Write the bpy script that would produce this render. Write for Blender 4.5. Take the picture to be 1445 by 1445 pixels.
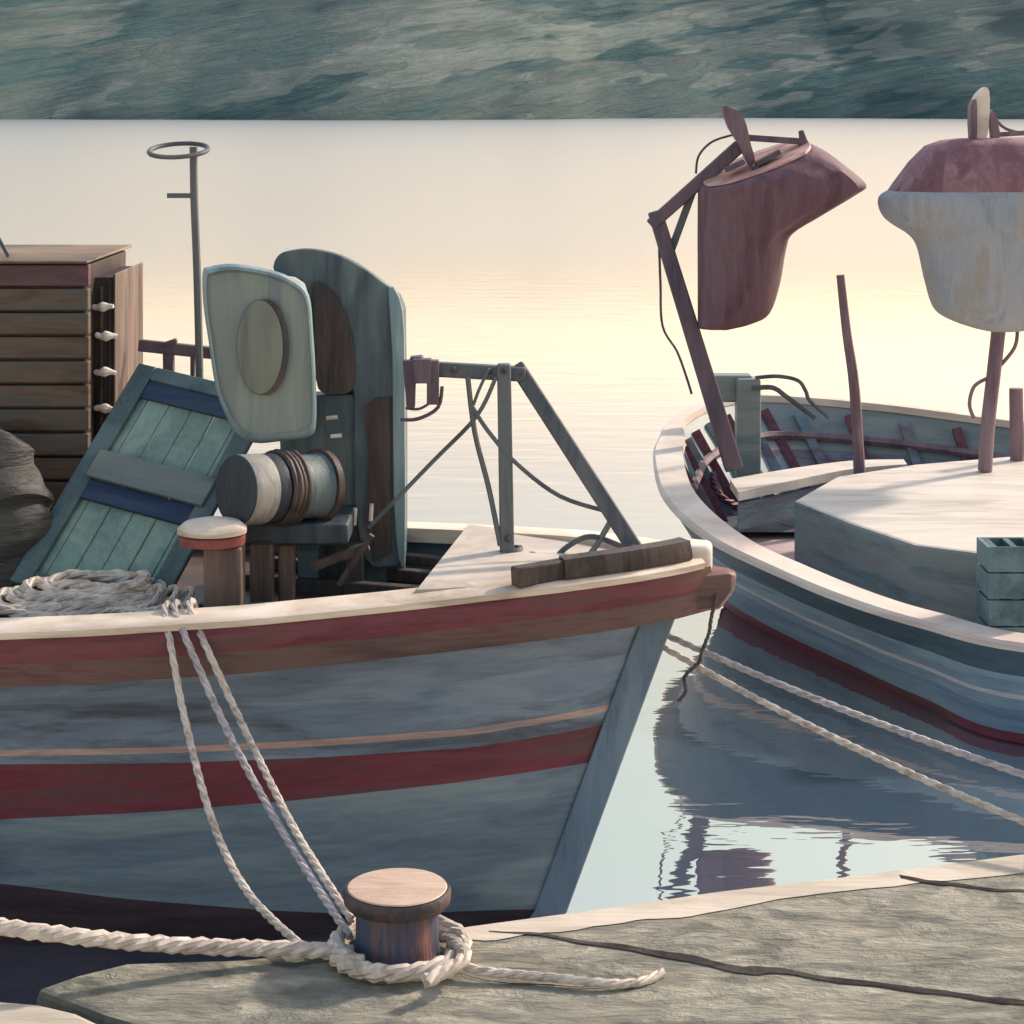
import bpy, bmesh, math, random
from mathutils import Vector, Matrix
R = math.radians
random.seed(7)
sc = bpy.context.scene
for o in list(bpy.data.objects): bpy.data.objects.remove(o)
C = sc.collection

# ------------------------------------------------------------------ camera, sky, sun, exposure
F = 2900.0; HC = 3.0; VH = 150.0           # focal length in photo pixels, eye height above the water, horizon row
cam = bpy.data.cameras.new('camera'); camo = bpy.data.objects.new('camera', cam); C.objects.link(camo)
camo.location = (0, 0, HC); camo.rotation_euler = (R(90), 0, 0)
cam.sensor_width = 36; cam.lens = F/1445*36
cam.shift_y = -(722.5-VH)/1445; cam.clip_end = 6000; cam.clip_start = .05
sc.camera = camo
SUN_EL, SUN_AZ = 34, 54                     # azimuth in degrees right of straight ahead (+Y)
w = bpy.data.worlds.new('World'); sc.world = w; w.use_nodes = True
nt = w.node_tree; nt.nodes.clear()
wo = nt.nodes.new('ShaderNodeOutputWorld'); bg = nt.nodes.new('ShaderNodeBackground')
sky = nt.nodes.new('ShaderNodeTexSky'); sky.sky_type = 'NISHITA'; sky.sun_disc = False
sky.sun_elevation = R(SUN_EL); sky.sun_rotation = R(SUN_AZ)
sky.air_density = 1.0; sky.dust_density = 1.0; sky.ozone_density = 1.0
tc = nt.nodes.new('ShaderNodeTexCoord'); sx = nt.nodes.new('ShaderNodeSeparateXYZ')
rp = nt.nodes.new('ShaderNodeValToRGB'); mx = nt.nodes.new('ShaderNodeMix'); mx.data_type = 'RGBA'; mx.blend_type = 'MULTIPLY'
mx.inputs['Factor'].default_value = 1
e = rp.color_ramp.elements
e[0].position = 0.0; e[0].color = (1.6, 1.10, .76, 1)
e[1].position = .6; e[1].color = (1.36, 1.10, .88, 1)
x_ = rp.color_ramp.elements.new(.17); x_.color = (.87, .64, .49, 1)
x_ = rp.color_ramp.elements.new(.32); x_.color = (.88, .80, .56, 1)
nt.links.new(tc.outputs['Generated'], sx.inputs[0]); nt.links.new(sx.outputs['Z'], rp.inputs[0])
nt.links.new(sky.outputs[0], mx.inputs['A']); nt.links.new(rp.outputs[0], mx.inputs['B'])
nt.links.new(mx.outputs['Result'], bg.inputs[0]); bg.inputs[1].default_value = .15
nt.links.new(bg.outputs[0], wo.inputs[0])
sl = bpy.data.lights.new('sun', 'SUN'); sl.energy = 2.0; sl.angle = R(3.5); sl.color = (1.0, .86, .72)
so = bpy.data.objects.new('sun', sl); C.objects.link(so)
sd = Vector((math.sin(R(SUN_AZ))*math.cos(R(SUN_EL)), math.cos(R(SUN_AZ))*math.cos(R(SUN_EL)), math.sin(R(SUN_EL))))
so.rotation_euler = sd.to_track_quat('Z', 'Y').to_euler(); so.location = sd*50
sc.view_settings.view_transform = 'Standard'; sc.view_settings.look = 'None'
sc.view_settings.exposure = 1.1; sc.view_settings.gamma = 1; sc.view_settings.use_curve_mapping = False

# ------------------------------------------------------------------ helpers
def P(u, v, Y): return Vector(((u-722.5)/F*Y, Y, HC-(v-VH)/F*Y))
def PZ(u, v, Z): return P(u, v, (HC-Z)*F/(v-VH))
def lin(c):
    r = []
    for x in c:
        x /= 255.; r.append(x/12.92 if x <= .04045 else ((x+.055)/1.055)**2.4)
    return tuple(r)+(1,)
def interp(tab, s):
    if s <= tab[0][0]: return tab[0][1]
    for (a, x), (b, y) in zip(tab, tab[1:]):
        if s <= b:
            t = (s-a)/(b-a); return x+(y-x)*t
    return tab[-1][1]
def cr(pts, n=6, closed=False):
    """Catmull-Rom through the points"""
    pts = [Vector(p) for p in pts]; out = []; N = len(pts)
    for i in range(N if closed else N-1):
        g = (lambda k: pts[k % N]) if closed else (lambda k: pts[max(0, min(N-1, k))])
        p0, p1, p2, p3 = g(i-1), g(i), g(i+1), g(i+2)
        for k in range(n):
            t = k/n
            out.append(.5*((2*p1)+(p2-p0)*t+(2*p0-5*p1+4*p2-p3)*t*t+(3*p1-p0-3*p2+p3)*t**3))
    if not closed: out.append(pts[-1])
    return out
ORG = {}
def thing(name, label, cat, loc=(0, 0, 0), group=None):
    o = bpy.data.objects.new(name, None); C.objects.link(o); o.location = loc; o.empty_display_size = .2
    o['label'] = label; o['category'] = cat
    if group: o['group'] = group
    ORG[o.name] = Vector(loc); return o
def obj(name, bm, mats, parent=None, smooth=True, label=None, loc=None, bevel=0, sub=0, sharp=True):
    me = bpy.data.meshes.new(name)
    off = ORG[parent.name] if parent else Vector(loc if loc else (0, 0, 0))
    bmesh.ops.recalc_face_normals(bm, faces=bm.faces)
    for v in bm.verts: v.co -= off
    bm.to_mesh(me); bm.free()
    o = bpy.data.objects.new(name, me); C.objects.link(o)
    for m in (mats if isinstance(mats, (list, tuple)) else [mats]): me.materials.append(m)
    if parent: o.parent = parent
    else: o.location = off
    ORG[o.name] = off
    if smooth:
        for p in me.polygons: p.use_smooth = True
        try: sharp and me.set_sharp_from_angle(angle=R(38))
        except Exception: pass
    if bevel:
        b = o.modifiers.new('bevel', 'BEVEL'); b.width = bevel; b.segments = 2; b.limit_method = 'ANGLE'; b.angle_limit = R(35)
    if sub:
        s = o.modifiers.new('sub', 'SUBSURF'); s.levels = sub; s.render_levels = sub
    if label: o['label'] = label
    return o
def tag(o, label, cat, group=None, kind=None):
    if label: o['label'] = label
    if cat: o['category'] = cat
    if group: o['group'] = group
    if kind: o['kind'] = kind
    return o
def box(bm, a, b, mi=0):
    x0, y0, z0 = a; x1, y1, z1 = b
    vs = [bm.verts.new(p) for p in [(x0,y0,z0),(x1,y0,z0),(x1,y1,z0),(x0,y1,z0),(x0,y0,z1),(x1,y0,z1),(x1,y1,z1),(x0,y1,z1)]]
    for f in [(0,3,2,1),(4,5,6,7),(0,1,5,4),(1,2,6,5),(2,3,7,6),(3,0,4,7)]:
        bm.faces.new([vs[i] for i in f]).material_index = mi
def hexa(bm, c, mi=0):
    """8 corners: bottom ring 0-3, top ring 4-7"""
    vs = [bm.verts.new(p) for p in c]
    for f in [(0,3,2,1),(4,5,6,7),(0,1,5,4),(1,2,6,5),(2,3,7,6),(3,0,4,7)]:
        bm.faces.new([vs[i] for i in f]).material_index = mi
def beam(bm, a, b, w_, d, w2=None, mi=0):
    """rectangular bar from a to b: w_ across the view, d in depth"""
    a, b = Vector(a), Vector(b); t = (b-a).normalized()
    up = Vector((0, 1, 0)) if abs(t.y) < .9 else Vector((0, 0, 1))
    s = t.cross(up).normalized(); q = s.cross(t).normalized(); w2 = w2 or w_
    c = [a-s*w_/2-q*d/2, a+s*w_/2-q*d/2, a+s*w_/2+q*d/2, a-s*w_/2+q*d/2,
         b-s*w2/2-q*d/2, b+s*w2/2-q*d/2, b+s*w2/2+q*d/2, b-s*w2/2+q*d/2]
    hexa(bm, c, mi)
def tube(bm, pts, r, n=8, closed=False, flat=1.0, jit=0, mi=0):
    pts = [Vector(p) for p in pts]; N = len(pts); rings = []; ref = None
    for i, p in enumerate(pts):
        if closed: t = (pts[(i+1) % N]-pts[i-1])
        else: t = pts[min(i+1, N-1)]-pts[max(i-1, 0)]
        t.normalize()
        if ref is None: ref = Vector((0, 0, 1)) if abs(t.z) < .9 else Vector((0, 1, 0))
        s = t.cross(ref).normalized(); q = s.cross(t).normalized(); ref = q
        rr = (r(i/(N-1)) if callable(r) else r)*(1+random.uniform(-jit, jit))
        rings.append([bm.verts.new(p+s*math.cos(a)*rr+q*math.sin(a)*rr*flat) for a in [2*math.pi*k/n for k in range(n)]])
    for i in range(N if closed else N-1):
        A, B = rings[i], rings[(i+1) % N]
        for k in range(n): bm.faces.new((A[k], A[(k+1) % n], B[(k+1) % n], B[k])).material_index = mi
    if not closed:
        bm.faces.new(rings[0][::-1]).material_index = mi; bm.faces.new(rings[-1]).material_index = mi
def strands(bm, pts, r, n=3, twist=9.0, seg=6):
    """a laid rope: n strands twisted round the path"""
    pts = [Vector(p) for p in pts]; L = 0; acc = [0]
    for a, b in zip(pts, pts[1:]): L += (b-a).length; acc.append(L)
    M = max(12, int(L/(r*1.6))); path = []; j = 0
    for i in range(M+1):
        d = L*i/M
        while j < len(acc)-2 and acc[j+1] < d: j += 1
        t = (d-acc[j])/max(1e-6, acc[j+1]-acc[j]); path.append(pts[j].lerp(pts[j+1], min(1, t)))
    for k in range(n):
        out = []; ref = Vector((0, 0, 1))
        for i, p in enumerate(path):
            t = (path[min(i+1, M)]-path[max(i-1, 0)]).normalized()
            if abs(t.dot(ref)) > .98: ref = Vector((0, 1, 0))
            s = t.cross(ref).normalized(); q = s.cross(t).normalized(); ref = q
            a = 2*math.pi*(k/n)+L*i/M/(r*twist)*2*math.pi
            out.append(p+(s*math.cos(a)+q*math.sin(a))*r*.5)
        tube(bm, out, r*.58, seg)
def lathe(bm, c, prof, n=32, axis=Vector((0, 0, 1)), mi=0, wob=0, mis=None):
    """profile of (radius, height) along axis through c"""
    axis = Vector(axis).normalized(); ref = Vector((0, 1, 0)) if abs(axis.y) < .9 else Vector((1, 0, 0))
    s = axis.cross(ref).normalized(); q = axis.cross(s).normalized(); c = Vector(c); rings = []
    for r, h in prof:
        rings.append([bm.verts.new(c+axis*h+(s*math.cos(a)+q*math.sin(a))*max(r, .0005)*(1+wob*math.sin(3*a+h*9))) for a in [2*math.pi*k/n for k in range(n)]])
    for i in range(len(rings)-1):
        for k in range(n):
            bm.faces.new((rings[i][k], rings[i][(k+1) % n], rings[i+1][(k+1) % n], rings[i+1][k])).material_index = mis[i] if mis else mi
    bm.faces.new(rings[0][::-1]).material_index = mis[0] if mis else mi
    bm.faces.new(rings[-1]).material_index = mis[-1] if mis else mi
def slab(bm, px, Y, th, smooth_n=0, mi=0, mi_side=None, tilt=0, cap=True):
    """an outline standing across the view at distance Y with a real thickness th; tilt swings its right side away"""
    pts = [Vector((p[0], p[1], 0)) for p in px]
    if smooth_n: pts = cr(pts, smooth_n, True)
    uc = sum(p.x for p in pts)/len(pts)
    fr, bk = [], []
    for p in pts:
        q = P(p.x, p.y, Y+(p.x-uc)*tilt); fr.append(bm.verts.new(q)); bk.append(bm.verts.new(q+Vector((0, th, 0))))
    N = len(pts)
    if cap: bm.faces.new(fr).material_index = mi
    bm.faces.new(bk[::-1]).material_index = mi
    for i in range(N): bm.faces.new((fr[i], bk[i], bk[(i+1) % N], fr[(i+1) % N])).material_index = mi if mi_side is None else mi_side
    return fr
def loft(bm, rings, cap=True, mi=None, closed=True):
    V = [[bm.verts.new(p) for p in r] for r in rings]; n = len(V[0])
    for i in range(len(V)-1):
        for k in range(n if closed else n-1):
            f = bm.faces.new((V[i][k], V[i][(k+1) % n], V[i+1][(k+1) % n], V[i+1][k]))
            if mi: f.material_index = mi[i]
    if cap:
        f = bm.faces.new(V[0][::-1]); f.material_index = mi[0] if mi else 0
        f = bm.faces.new(V[-1]); f.material_index = mi[-1] if mi else 0
    return V

# ------------------------------------------------------------------ materials
def paint(name, cols, scale=(3, 3, 3), cell=2.5, warp=.5, bump=.35, rough=.55, fine=(1, 1, 1), fine_s=60, spec=.35, dirt=None, dirt_amt=.35, bumpd=.01, softness=.5, fw=.55, rot=0, pw=.45):
    """hand-brushed paint: patches of neighbouring tones laid in strokes, bristle ridges along the stroke"""
    m = bpy.data.materials.new(name); m.use_nodes = True; t = m.node_tree; N = t.nodes; L = t.links
    b = N['Principled BSDF']; b.inputs['Roughness'].default_value = rough; b.inputs['Specular IOR Level'].default_value = spec
    tc = N.new('ShaderNodeTexCoord'); mp = N.new('ShaderNodeMapping'); mp.inputs['Scale'].default_value = scale
    pre = N.new('ShaderNodeMapping'); pre.inputs['Rotation'].default_value = (0, rot, 0); L.new(tc.outputs['Object'], pre.inputs[0]); L.new(pre.outputs[0], mp.inputs[0])
    nz = N.new('ShaderNodeTexNoise'); nz.inputs['Scale'].default_value = 1.2; nz.inputs['Detail'].default_value = 3
    L.new(mp.outputs[0], nz.inputs['Vector'])
    sub = N.new('ShaderNodeVectorMath'); sub.operation = 'SUBTRACT'; sub.inputs[1].default_value = (.5, .5, .5); L.new(nz.outputs['Color'], sub.inputs[0])
    sc_ = N.new('ShaderNodeVectorMath'); sc_.operation = 'SCALE'; sc_.inputs['Scale'].default_value = warp*2; L.new(sub.outputs[0], sc_.inputs[0])
    ad = N.new('ShaderNodeVectorMath'); ad.operation = 'ADD'; L.new(mp.outputs[0], ad.inputs[0]); L.new(sc_.outputs[0], ad.inputs[1])
    vo = N.new('ShaderNodeTexVoronoi'); vo.feature = 'SMOOTH_F1'; vo.inputs['Scale'].default_value = cell; vo.inputs['Smoothness'].default_value = softness
    L.new(ad.outputs[0], vo.inputs['Vector'])
    sp = N.new('ShaderNodeSeparateColor'); L.new(vo.outputs['Color'], sp.inputs[0])
    # streaks along the stroke
    mp2 = N.new('ShaderNodeMapping'); mp2.inputs['Scale'].default_value = fine; L.new(pre.outputs[0], mp2.inputs[0])
    ad2 = N.new('ShaderNodeVectorMath'); ad2.operation = 'MULTIPLY_ADD'; ad2.inputs[1].default_value = (.06, .06, .06)
    L.new(sub.outputs[0], ad2.inputs[0]); L.new(mp2.outputs[0], ad2.inputs[2])
    fn = N.new('ShaderNodeTexNoise'); fn.inputs['Scale'].default_value = fine_s; fn.inputs['Detail'].default_value = 4; fn.inputs['Roughness'].default_value = .65
    L.new(ad2.outputs[0], fn.inputs['Vector'])
    n2 = N.new('ShaderNodeTexNoise'); n2.inputs['Scale'].default_value = cell*1.1; n2.inputs['Detail'].default_value = 8; n2.inputs['Roughness'].default_value = .7
    L.new(ad.outputs[0], n2.inputs['Vector'])
    m1 = N.new('ShaderNodeMath'); m1.operation = 'MULTIPLY_ADD'; m1.inputs[1].default_value = pw; L.new(sp.outputs[0], m1.inputs[0])
    m2 = N.new('ShaderNodeMath'); m2.operation = 'MULTIPLY_ADD'; m2.inputs[1].default_value = .75; m2.inputs[2].default_value = -.38
    L.new(n2.outputs[0], m2.inputs[0]); 
    m3 = N.new('ShaderNodeMath'); m3.operation = 'MULTIPLY_ADD'; m3.inputs[1].default_value = fw; L.new(fn.outputs[0], m3.inputs[0]); L.new(m2.outputs[0], m3.inputs[2])
    L.new(m3.outputs[0], m1.inputs[2])
    rp = N.new('ShaderNodeValToRGB'); L.new(m1.outputs[0], rp.inputs[0])
    e = rp.color_ramp.elements
    n = len(cols)
    e[0].position = .15; e[0].color = lin(cols[0]); e[1].position = .72; e[1].color = lin(cols[-1])
    for i in range(1, n-1):
        q = e.new(.15+.57*i/(n-1)); q.color = lin(cols[i])
    col = rp.outputs[0]
    if dirt:
        n3 = N.new('ShaderNodeTexNoise'); n3.inputs['Scale'].default_value = cell*.6; n3.inputs['Detail'].default_value = 9; n3.inputs['Roughness'].default_value = .75
        L.new(ad.outputs[0], n3.inputs['Vector'])
        mr = N.new('ShaderNodeMapRange'); mr.inputs['From Min'].default_value = .5; mr.inputs['From Max'].default_value = .68; mr.inputs['To Max'].default_value = dirt_amt
        L.new(n3.outputs[0], mr.inputs[0])
        mi_ = N.new('ShaderNodeMix'); mi_.data_type = 'RGBA'; L.new(mr.outputs[0], mi_.inputs['Factor']); L.new(col, mi_.inputs['A']); mi_.inputs['B'].default_value = lin(dirt)
        col = mi_.outputs['Result']
    L.new(col, b.inputs['Base Color'])
    bp = N.new('ShaderNodeBump'); bp.inputs['Strength'].default_value = bump; bp.inputs['Distance'].default_value = bumpd
    L.new(m3.outputs[0], bp.inputs['Height']); L.new(bp.outputs[0], b.inputs['Normal'])
    return m
HX = dict(scale=(.8, .8, 5), fine=(.12, .12, 1))      # strokes running along the hull
VX = dict(scale=(4, 4, .8), fine=(1, 1, .08))         # strokes running up and down
M = {}
M['hull_blue'] = paint('hull_blue', [(78,90,104),(100,116,134),(112,130,150),(126,144,158)], **HX, dirt=(58,56,54), dirt_amt=.75)
M['hull_low'] = paint('hull_low', [(88,104,116),(104,122,136),(116,134,146),(130,146,150)], **HX, dirt=(70,84,84), dirt_amt=.5)
M['maroon'] = paint('maroon', [(78,36,50),(104,46,60),(112,54,66),(92,64,68)], **HX, dirt=(70,52,52), dirt_amt=.7)
M['rub_maroon'] = paint('rub_maroon', [(74,38,46),(98,48,58),(116,62,70),(96,68,66)], **HX, dirt=(88,66,58), dirt_amt=.7)
M['rub_brown'] = paint('rub_brown', [(60,46,46),(88,68,66),(106,84,80),(96,54,60)], **HX, dirt=(130,62,64), dirt_amt=.6)
M['pink_line'] = paint('pink_line', [(150,120,116),(176,148,140),(196,170,158)], **HX, dirt=(100,104,108), dirt_amt=.8)
M['boot'] = paint('boot', [(38,34,42),(58,46,54),(72,58,62)], **HX)
M['stem_blue'] = paint('stem_blue', [(88,106,124),(106,126,144),(120,140,156)], **VX)
M['cream'] = paint('cream', [(168,152,136),(206,190,170),(224,208,188),(232,220,204)], **HX, dirt=(150,124,112), dirt_amt=.45)
M['deck_brown'] = paint('deck_brown', [(40,34,34),(66,54,48),(88,68,56),(70,84,92)], **HX, dirt=(48,62,78), dirt_amt=.6)
M['deck_pale'] = paint('deck_pale', [(150,140,132),(190,178,166),(214,202,188)], **HX, dirt=(98,104,108), dirt_amt=.5)
M['cabin'] = paint('cabin', [(54,44,38),(80,66,56),(96,80,68),(78,78,72)], scale=(1, 1, 5), fine=(.1, .1, 1), dirt=(60,66,66), dirt_amt=.55)
M['cabin_dark'] = paint('cabin_dark', [(34,30,34),(54,46,46),(72,58,54)], **VX)
M['cabin_maroon'] = paint('cabin_maroon', [(72,50,52),(92,64,70),(104,78,82)], **HX)
M['ochre'] = paint('ochre', [(84,66,54),(114,92,72),(140,116,90)], **HX)
M['float_white'] = paint('float_white', [(190,176,164),(224,212,200),(236,226,214)], cell=8)
M['teal'] = paint('teal', [(84,106,104),(110,136,128),(126,150,140),(138,160,146)], scale=(3, 3, 1.2), fine=(1, 1, .1), dirt=(84,102,100), dirt_amt=.5)
M['teal_dark'] = paint('teal_dark', [(56,74,80),(76,96,98),(92,112,112)], scale=(3, 3, 1.2), fine=(1, 1, .1), dirt=(60,60,60))
M['navy'] = paint('navy', [(28,40,62),(38,54,82),(54,68,88)], **HX)
M['grey_bar'] = paint('grey_bar', [(84,96,98),(106,116,114),(118,124,118)], **HX)
M['winch'] = paint('winch', [(58,70,78),(78,92,98),(92,106,110),(106,118,118)], **VX, dirt=(76,74,74), dirt_amt=.5, bump=.5)
M['winch_pale'] = paint('winch_pale', [(98,110,112),(116,128,128),(128,138,134),(138,144,136)], **VX, bump=.45, dirt=(120,118,106), dirt_amt=.5)
M['winch_edge'] = paint('winch_edge', [(100,122,130),(122,144,150),(144,162,164)], **VX)
M['winch_oval'] = paint('winch_oval', [(98,104,96),(112,118,108),(124,128,116)], **VX)
M['rust'] = paint('rust', [(44,38,40),(66,56,54),(86,72,66),(58,60,64)], **VX, bump=.6)
M['drum_dark'] = paint('drum_dark', [(36,42,50),(50,58,68),(66,76,84)], **VX)
M['drum_pale'] = paint('drum_pale', [(122,122,120),(146,144,138),(176,170,160)], **VX)
M['iron'] = paint('iron', [(62,66,72),(82,86,92),(100,104,106)], **VX, rough=.6)
M['iron_purple'] = paint('iron_purple', [(70,60,70),(92,80,92),(110,92,100)], **VX, rough=.6)
M['wood_post'] = paint('wood_post', [(64,52,50),(98,82,76),(122,104,94)], scale=(8, 8, .8), fine=(1, 1, .06), bump=.6)
M['cap_red'] = paint('cap_red', [(120,62,60),(150,84,80)], cell=6)
M['rope'] = paint('rope', [(150,136,124),(186,174,162),(212,200,188)], cell=9, bump=.5, bumpd=.004)
M['rope_grey'] = paint('rope_grey', [(128,124,126),(160,154,156),(184,176,174)], cell=9, bump=.5, bumpd=.004)
M['rope_dark'] = paint('rope_dark', [(62,56,60),(88,80,84)], cell=9)
M['rope_maroon'] = paint('rope_maroon', [(80,44,56),(110,66,76)], cell=9)
M['hood_maroon'] = paint('hood_maroon', [(78,54,64),(96,68,78),(106,78,86),(114,90,96)], **VX, rough=.7, bump=.6)
M['hood_top'] = paint('hood_top', [(150,104,100),(186,142,134),(206,172,160)], scale=(2, 6, 2), rough=.7)
M['hood_strap'] = paint('hood_strap', [(106,72,82),(128,92,100),(154,122,126)], scale=(4, 4, 2), rough=.7)
M['hood_grey'] = paint('hood_grey', [(124,132,140),(146,152,160),(156,160,166),(150,146,142)], **VX, rough=.7, bump=.5, dirt=(150,130,106), dirt_amt=.35)
M['pole_purple'] = paint('pole_purple', [(92,72,82),(118,96,106),(134,114,120)], **VX)  # palette paled to suggest haze over the right boat
M['rail_pink'] = paint('rail_pink', [(190,174,160),(214,200,186),(226,214,198)], **HX, dirt=(200,170,168), dirt_amt=.5)
M['rb_dark'] = paint('rb_dark', [(56,76,88),(72,94,106),(86,108,118)], **HX, dirt=(60,70,80))
M['rb_mid'] = paint('rb_mid', [(112,134,150),(136,158,172),(152,172,184)], **HX)  # hull blues, here and in the low band, lightened as if hazy
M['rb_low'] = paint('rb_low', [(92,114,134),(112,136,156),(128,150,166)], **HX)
M['rb_white'] = paint('rb_white', [(170,168,172),(200,194,194),(214,206,202)], **HX)
M['rb_inner'] = paint('rb_inner', [(70,92,106),(96,120,132),(118,136,144),(104,96,106)], **HX, dirt=(112,64,76), dirt_amt=.8)
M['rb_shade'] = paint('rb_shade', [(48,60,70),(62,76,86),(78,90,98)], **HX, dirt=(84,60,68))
M['rb_far'] = paint('rb_far', [(104,116,118),(124,136,136),(138,146,144)], **HX)
M['rb_deck'] = paint('rb_deck', [(172,146,148),(200,178,178),(214,196,192)], scale=(1.5, 3, 1))
M['hatch_top'] = paint('hatch_top', [(174,166,156),(204,194,182),(216,206,194)], scale=(.8, 4, 1), fine=(.1, 1, 1))
M['hatch_side'] = paint('hatch_side', [(88,104,110),(112,126,128),(130,138,136),(122,120,128)], **HX)
M['stone'] = paint('stone', [(110,112,104),(146,144,132),(168,164,148),(188,182,166)], scale=(1.7, 3, 1.2), fine=(.35, 1, 1), fine_s=26, cell=4, bump=1.0, bumpd=.07, rough=.85, spec=.15, dirt=(122,124,120), dirt_amt=.6)
M['stone_pale'] = paint('stone_pale', [(164,156,142),(190,180,164),(208,196,180)], scale=(1.2, 3, 1.2), fine=(.12, 1, 1), bump=.7, rough=.85, spec=.15)
M['stone_grey'] = paint('stone_grey', [(70,76,76),(92,96,92),(110,110,102)], scale=(1.2, 3, 1.2), fine=(.2, 1, 1), bump=.9, rough=.85, spec=.15)
M['crack'] = paint('crack', [(34,30,34),(60,54,54),(84,78,74)], scale=(2, 6, 2), rough=.9, spec=.05)
M['boll_side'] = paint('boll_side', [(44,60,90),(66,74,92),(116,88,84),(168,116,102)], scale=(7, 7, 1.2), cell=1.2, fine=(1, 1, .08), bump=.6, dirt=(38,54,84), dirt_amt=.8)
M['boll_rim'] = paint('boll_rim', [(48,44,48),(72,64,66),(96,74,72)], cell=5)
M['boll_top'] = paint('boll_top', [(162,134,118),(190,166,148),(208,188,168)], scale=(1.5, 6, 1), fine=(.15, 1, 1), bump=.5)
M['hill'] = paint('hill', [(60,84,86),(74,98,98),(86,104,102),(94,108,104),(104,114,110),(118,128,122)], scale=(.026, .002, .13), cell=1.1, warp=2.0, fine=(.022, .004, .30), fine_s=4, bump=1.0, bumpd=2.6, rough=.95, spec=.05, softness=.3, fw=.38, rot=R(11), pw=.6, dirt=(84,84,94), dirt_amt=.5)

def water_mat():
    m = bpy.data.materials.new('water'); m.use_nodes = True; t = m.node_tree; N = t.nodes; L = t.links
    b = N['Principled BSDF']
    N.remove(b); b = N.new('ShaderNodeBsdfGlossy'); b.inputs['Color'].default_value = (.93, .81, .69, 1)
    df = N.new('ShaderNodeBsdfDiffuse'); df.inputs[0].default_value = (.14, .23, .34, 1)
    ms = N.new('ShaderNodeMixShader'); ms.inputs[0].default_value = .22
    L.new(b.outputs[0], ms.inputs[1]); L.new(df.outputs[0], ms.inputs[2]); L.new(ms.outputs[0], N['Material Output'].inputs[0])
    tc = N.new('ShaderNodeTexCoord'); sp = N.new('ShaderNodeSeparateXYZ'); L.new(tc.outputs['Object'], sp.inputs[0])
    mr = N.new('ShaderNodeMapRange'); mr.inputs['From Min'].default_value = 13; mr.inputs['From Max'].default_value = 45
    mr.inputs['To Min'].default_value = .015; mr.inputs['To Max'].default_value = .24; L.new(sp.outputs['Y'], mr.inputs[0])
    L.new(mr.outputs[0], b.inputs['Roughness'])
    mp = N.new('ShaderNodeMapping'); mp.inputs['Scale'].default_value = (.55, 1.9, 1); L.new(tc.outputs['Object'], mp.inputs[0])
    n1 = N.new('ShaderNodeTexNoise'); n1.inputs['Scale'].default_value = 1.6; n1.inputs['Detail'].default_value = 3; n1.inputs['Distortion'].default_value = .5
    L.new(mp.outputs[0], n1.inputs['Vector'])
    n2 = N.new('ShaderNodeTexNoise'); n2.inputs['Scale'].default_value = 7; n2.inputs['Detail'].default_value = 2
    L.new(mp.outputs[0], n2.inputs['Vector'])
    ad = N.new('ShaderNodeMath'); ad.operation = 'MULTIPLY_ADD'; ad.inputs[1].default_value = .12; L.new(n2.outputs[0], ad.inputs[0]); L.new(n1.outputs[0], ad.inputs[2])
    bp = N.new('ShaderNodeBump'); bp.inputs['Strength'].default_value = .35; bp.inputs['Distance'].default_value = .012
    L.new(ad.outputs[0], bp.inputs['Height']); L.new(bp.outputs[0], b.inputs['Normal'])
    return m
M['water'] = water_mat()

# ------------------------------------------------------------------ water, hill
bm = bmesh.new()
vs = [bm.verts.new(p) for p in [(-1500, -60, 0), (1500, -60, 0), (1500, 900, 0), (-1500, 900, 0)]]; bm.faces.new(vs)
tag(obj('water', bm, M['water']), 'calm pale harbour water mirroring the boats', None, kind='structure')

from mathutils import noise as NZ
bm = bmesh.new(); nx, ny = 220, 46; G = []
for j in range(ny+1):
    row = []
    for i in range(nx+1):
        X = -900+1800*i/nx; t = j/ny; Y = 460+t*130
        shore = 6*math.sin(X*.013)+150*NZ.noise(Vector((X*.008, 0, 3)))+14*NZ.noise(Vector((X*.06, 0, 9)))
        h = -1.5+44*(t**.8)*(1+.2*NZ.noise(Vector((X*.006, t*2, 1))))+5*t*NZ.fractal(Vector((X*.02, Y*.02, 0)), .9, 2, 5)
        row.append(bm.verts.new((X, Y+shore+ (0), h)))
    G.append(row)
for j in range(ny):
    for i in range(nx): bm.faces.new((G[j][i], G[j][i+1], G[j+1][i+1], G[j+1][i]))
tag(obj('hill', bm, M['hill'], sharp=False), 'grey green wooded hillside across the bay', None, kind='structure')

# ------------------------------------------------------------------ quay
QZ = .6
def edge(u, v): p = PZ(u, v, QZ); return (p.x, p.y)
qe = [(7, 7.9), (3.4, 7.4)]+[edge(*q) for q in [(1445,1207),(1260,1231),(1100,1250),(1000,1262),(880,1280),(700,1304),(600,1318),(500,1335),(340,1352),(180,1357),(110,1374),(50,1395)]]
qe += [edge(150, 1432), edge(300, 1475), (-1.0, 4.6), (-1.05, -3), (9, -3)]
def prism(bm, outline, z0, z1, mi=0, ms=0):
    a = [bm.verts.new((x, y, z0)) for x, y in outline]; b = [bm.verts.new((x, y, z1)) for x, y in outline]; n = len(a)
    f = bm.faces.new(b); f.material_index = mi
    bm.faces.new(a[::-1]).material_index = ms
    for i in range(n): bm.faces.new((a[i], a[(i+1) % n], b[(i+1) % n], b[i])).material_index = ms
bm = bmesh.new(); prism(bm, qe, -1.2, QZ, 0, 1)
tag(obj('quay', bm, [M['stone'], M['stone_grey']], smooth=False, bevel=.018), 'weathered grey stone quay with cracks', None, kind='structure')
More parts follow.
